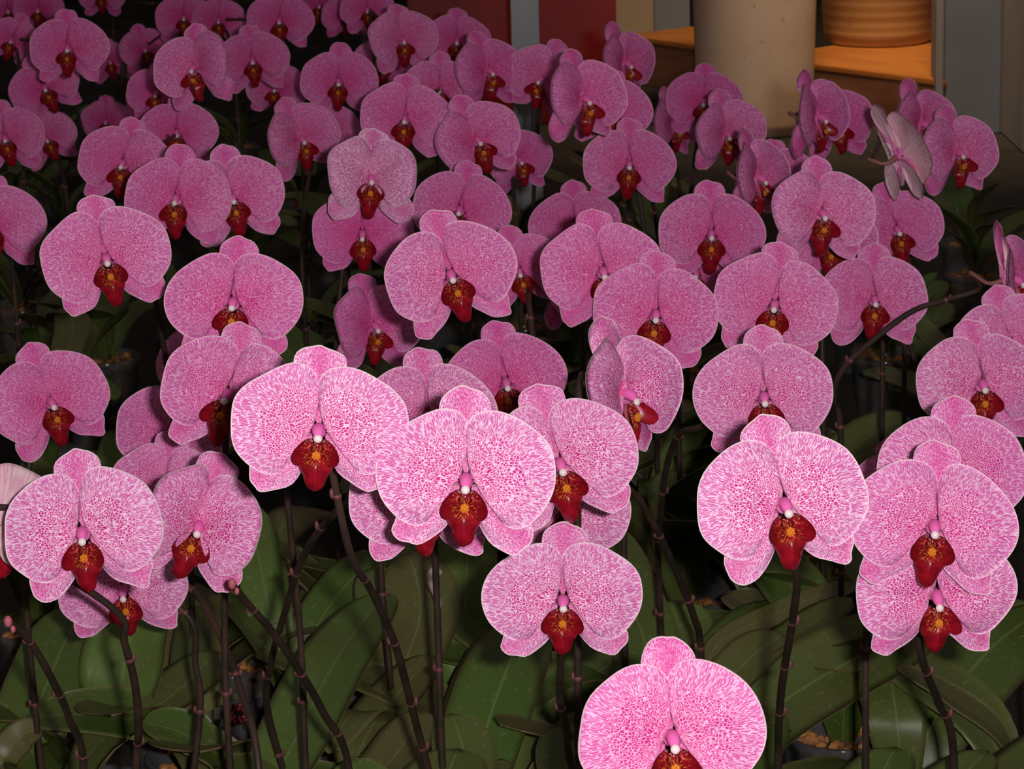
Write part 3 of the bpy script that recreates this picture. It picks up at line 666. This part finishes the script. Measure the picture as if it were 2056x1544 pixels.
    if D.get('buds'):
        c = C[0]; V, Fc = [], []; blob(c, (.0026, .0026, .0036), V, Fc, 10, 7); blob(c + Vector((.0028, -.001, -.0045)), (.0016, .0016, .0024), V, Fc, 8, 6)
        setp(obj('bud', mesh('bud', V, Fc, (M_bud,)), root), 'pink bud at the tip of the spike')

# aerial roots beside the upright leaf
r0 = [onz(882, 1218, .235), onz(874, 1190, .25), onz(861, 1164, .262), onz(868, 1146, .272), onz(884, 1150, .268)]
c0 = r0[0].copy(); C = crom([q - c0 for q in r0], 18); V, Fc = tube(C, .0032, 8)
o = obj('aerial_root', mesh('aerial_root', V, Fc, (M_root,))); o.location = c0; setp(o, 'pale hooked aerial root curling up beside the upright leaf', 'root')
# ring of dark red glassy beads near the bottom
c0 = onz(480, 1432, .17); V, Fc = [], []
for ring, (rr, nb) in enumerate(((.0095, 13), (.0055, 8))):
    for k in range(nb):
        a = 2 * math.pi * k / nb; blob((rr * math.cos(a), -.001 * ring, rr * math.sin(a) * .8), (.0023,) * 3, V, Fc, 8, 6)
o = obj('beaded_ring', mesh('beaded_ring', V, Fc, (M_bead,))); o.location = c0; setp(o, 'small ring of glossy dark red beads hanging at the stem, lower left', 'bead ring')

# ------------------------------------------------------------------ background
def box(name, lo, hi, m, parent=None, bev=.004):
    import bmesh
    bm = bmesh.new(); bmesh.ops.create_cube(bm, size=1)
    for v in bm.verts: v.co = Vector([(lo[i] + hi[i]) / 2 + v.co[i] * (hi[i] - lo[i]) for i in range(3)])
    if bev: bmesh.ops.bevel(bm, geom=list(bm.edges), offset=bev, segments=2, affect='EDGES')
    org = Vector(((lo[0] + hi[0]) / 2, (lo[1] + hi[1]) / 2, lo[2])) if parent is None else Vector()
    for v in bm.verts: v.co -= org
    me = bpy.data.meshes.new(name); bm.to_mesh(me); bm.free(); me.materials.append(m)
    o = obj(name, me, parent); o.location = org; return o
def wood_mat(name, c1, c2, sc=(1, 12, 12), rough=.55, axis='Object'):
    a = N(name); g = a.n('ShaderNodeTexCoord'); mp = a.n('ShaderNodeMapping'); a.l(g.outputs['Object'], mp.inputs[0]); mp.inputs['Scale'].default_value = sc
    n1 = a.noise(mp.outputs[0], 3.0, 4.0); a.l(a.mix(a.sstep(n1, .35, .65), c1, c2), a.b.inputs['Base Color']); a.b.inputs['Roughness'].default_value = rough; return a.m
M_floor = wood_mat('bench_dark', (.012, .010, .007), (.03, .022, .014), (3, 3, 3), .9)
M_wall = plain('wall_dark', (.012, .010, .010), .9)
M_red = wood_mat('panel_red', (.20, .004, .006), (.27, .006, .008), (4, 4, 1), .5)
M_alu = plain('aluminium', (.34, .34, .35), .38, .5, Metallic=.35)
M_grey = wood_mat('panel_grey', (.15, .16, .185), (.18, .19, .215), (2, 2, 2), .7)
M_greyl = wood_mat('panel_trim', (.27, .24, .23), (.31, .28, .265), (2, 2, 2), .6)
M_wood = wood_mat('wood_orange', (.34, .115, .018), (.44, .155, .026), (1.2, 5, 9), .5)
M_woodf = wood_mat('wood_side', (.17, .065, .035), (.25, .10, .055), (2, 5, 9), .6)
def vase_mat():
    a = N('vase_glaze'); g = a.n('ShaderNodeTexCoord'); n1 = a.noise(g.outputs['Object'], 5.0, 4.0); n2 = a.noise(g.outputs['Object'], 70.0, 2.0)
    c = a.mix(a.sstep(n1, .35, .7), (.74, .54, .40), (.64, .43, .29)); c = a.mix(a.sstep(n2, .66, .74, 0, .5), c, (.3, .2, .12))
    a.l(c, a.b.inputs['Base Color']); a.b.inputs['Roughness'].default_value = .45; return a.m
M_vase = vase_mat()
def ring_mat():
    a = N('bowl_wood'); g = a.n('ShaderNodeTexCoord'); sp = a.n('ShaderNodeSeparateXYZ'); a.l(g.outputs['Object'], sp.inputs[0])
    wv = a.math('SINE', a.math('MULTIPLY', sp.outputs[2], 260.0)); n1 = a.noise(g.outputs['Object'], 14.0, 3.0)
    c = a.mix(a.sstep(wv, -.6, .9), (.36, .18, .06), (.46, .26, .10)); c = a.mix(a.sstep(n1, .6, .75, 0, .5), c, (.30, .13, .04))
    a.l(c, a.b.inputs['Base Color']); a.b.inputs['Roughness'].default_value = .5; return a.m
M_bowl = ring_mat()
setp(box('floor', (-4, .3, -.06), (4, 9.0, 0), M_floor, bev=0), kind='structure')
setp(box('wall_back', (-4, 9.0, -.06), (4, 9.1, 4), M_wall, bev=0), kind='structure')
def lathe(prof, n=64):
    V, Fc = [], []
    for r, z in prof:
        for k in range(n): a = 2 * math.pi * k / n; V.append((r * math.cos(a), r * math.sin(a), z))
    for j in range(len(prof) - 1):
        for k in range(n): k2 = (k + 1) % n; Fc.append((j * n + k, j * n + k2, (j + 1) * n + k2, (j + 1) * n + k))
    Fc.append(tuple(range(n))[::-1]); return V, Fc
def atx(px, py, yw):
    """point on the vertical plane y=yw"""
    v = fwd + right * ((px - 1028) / F) - up * ((py - 772) / F); return CAM + v * (yw / v.y)
# steel post
xm = atx(1058, 200, 5.3).x
root = empty('metal_post', (xm, 5.3, 0)); setp(root, 'grooved aluminium post standing before the dark red panels', 'post')
box('post_core', (-.026, -.018, 0), (.026, .018, 1.5), M_alu, root, .002)
for k, xx in enumerate((-.024, -.012, .012, .024)):
    box('rib', (xx - .0022, -.024, 0), (xx + .0022, -.0182, 1.5), M_alu, root, .0008)
# red panels
yr = 6.3
xa, xb, xc, xd = atx(820, 60, yr).x, atx(1026, 60, yr).x, atx(1080, 60, yr).x, atx(1238, 60, yr).x
setp(box('display_panel', (xa, yr, 0), (xb, yr + .04, 1.6), M_red), 'dark red display panel left of the aluminium post', 'panel')
setp(box('display_panel', (xc, yr, 0), (xd, yr + .04, 1.6), M_red), 'dark red display panel right of the aluminium post', 'panel')
# vase
vz = onz(1516, 262, 0); vz.z = 0
V, Fc = lathe([(.0, .004), (.118, 0), (.126, .006), (.128, .03), (.130, .10), (.134, .25), (.139, .42), (.143, .60), (.146, .8), (.150, .9), (.146, .915), (.138, .9), (.134, .6), (.12, .05), (0, .04)])
o = obj('vase', mesh('vase', V, Fc, (M_vase,))); o.location = vz; setp(o, 'tall cream ceramic vase standing behind the orchids at upper right', 'vase')
# wooden steps
def topped_block(lab, lo, hi, rot=0):
    root = empty('wooden_block', ((lo[0] + hi[0]) / 2, (lo[1] + hi[1]) / 2, 0)); setp(root, lab, 'block'); hx, hy = (hi[0] - lo[0]) / 2, (hi[1] - lo[1]) / 2
    box('block_body', (-hx, -hy, 0), (hx, hy, hi[2] - .012), M_woodf, root, .002); box('block_top', (-hx - .002, -hy - .002, hi[2] - .012), (hx + .002, hy + .002, hi[2]), M_wood, root, .002)
    root.rotation_euler = (0, 0, R_(rot)); return root
zt = .12
def block_at(lab, pa, pb, ext, deep):
    A, B = onz(*pa, zt), onz(*pb, zt); u = (B - A).normalized(); A2 = A - u * ext[0]; B2 = B + u * ext[1]
    L = (B2 - A2).length; c = (A2 + B2) / 2 + Vector((-u.y, u.x, 0)) * deep / 2; ang = math.degrees(math.atan2(u.y, u.x))
    return topped_block(lab, (c.x - L / 2, c.y - deep / 2, 0), (c.x + L / 2, c.y + deep / 2, zt), ang)
block_at('orange wooden block with the banded bowl on it, right of the cream vase', (1640, 130), (1880, 161), (.20, .02), .60)
block_at('orange wooden block left of the cream vase', (1270, 72), (1385, 89), (.03, .10), .30)
yf2 = 7.1; yg = yf2 + .3
setp(box('cream_carton', (atx(1232, 20, yg).x, yg, 0), (atx(1312, 20, yg).x, yg + .2, .9), plain('carton_tan', (.42, .30, .19), .7)), 'tan carton standing behind the orange block at the top', 'carton')
setp(box('grey_carton', (atx(1313, 20, yg).x, yg, 0), (atx(1385, 20, yg).x, yg + .2, .9), plain('carton_grey', (.22, .22, .24), .7)), 'grey carton standing behind the orange block, next to the vase', 'carton')
# bowl on the block
yb = onz(1763, 97, zt).y + .124; xb_ = atx(1763, 60, yb).x
kb = (yb / F * 218 / 2 / math.cos(PITCH)) / .128
V, Fc = lathe([(r_ * kb, z_) for r_, z_ in ((0, .002), (.112, 0), (.120, .006), (.125, .03), (.1255, .032), (.127, .07), (.128, .072), (.129, .11), (.130, .112), (.131, .16), (.132, .2), (.128, .202), (.122, .15), (.112, .02), (0, .015))])
o = obj('wooden_bowl', mesh('wooden_bowl', V, Fc, (M_bowl,))); o.location = (xb_, yb, zt); setp(o, 'round banded wooden bowl standing on the orange block', 'bowl')
# grey partition
yp = 6.0; x1, x2, x3 = atx(1878, 160, yp).x, atx(1893, 160, yp).x, atx(2012, 160, yp).x
setp(box('wall_right', (x2, yp, 0), (x3, yp + .06, 2.4), M_grey), kind='structure')
setp(box('trim_1', (x1, yp - .012, 0), (x2 - .0005, yp + .07, 2.4), M_greyl), kind='structure')
setp(box('trim_2', (x3 + .0005, yp - .25, 0), (x3 + .5, yp + .07, 2.4), M_greyl), kind='structure')
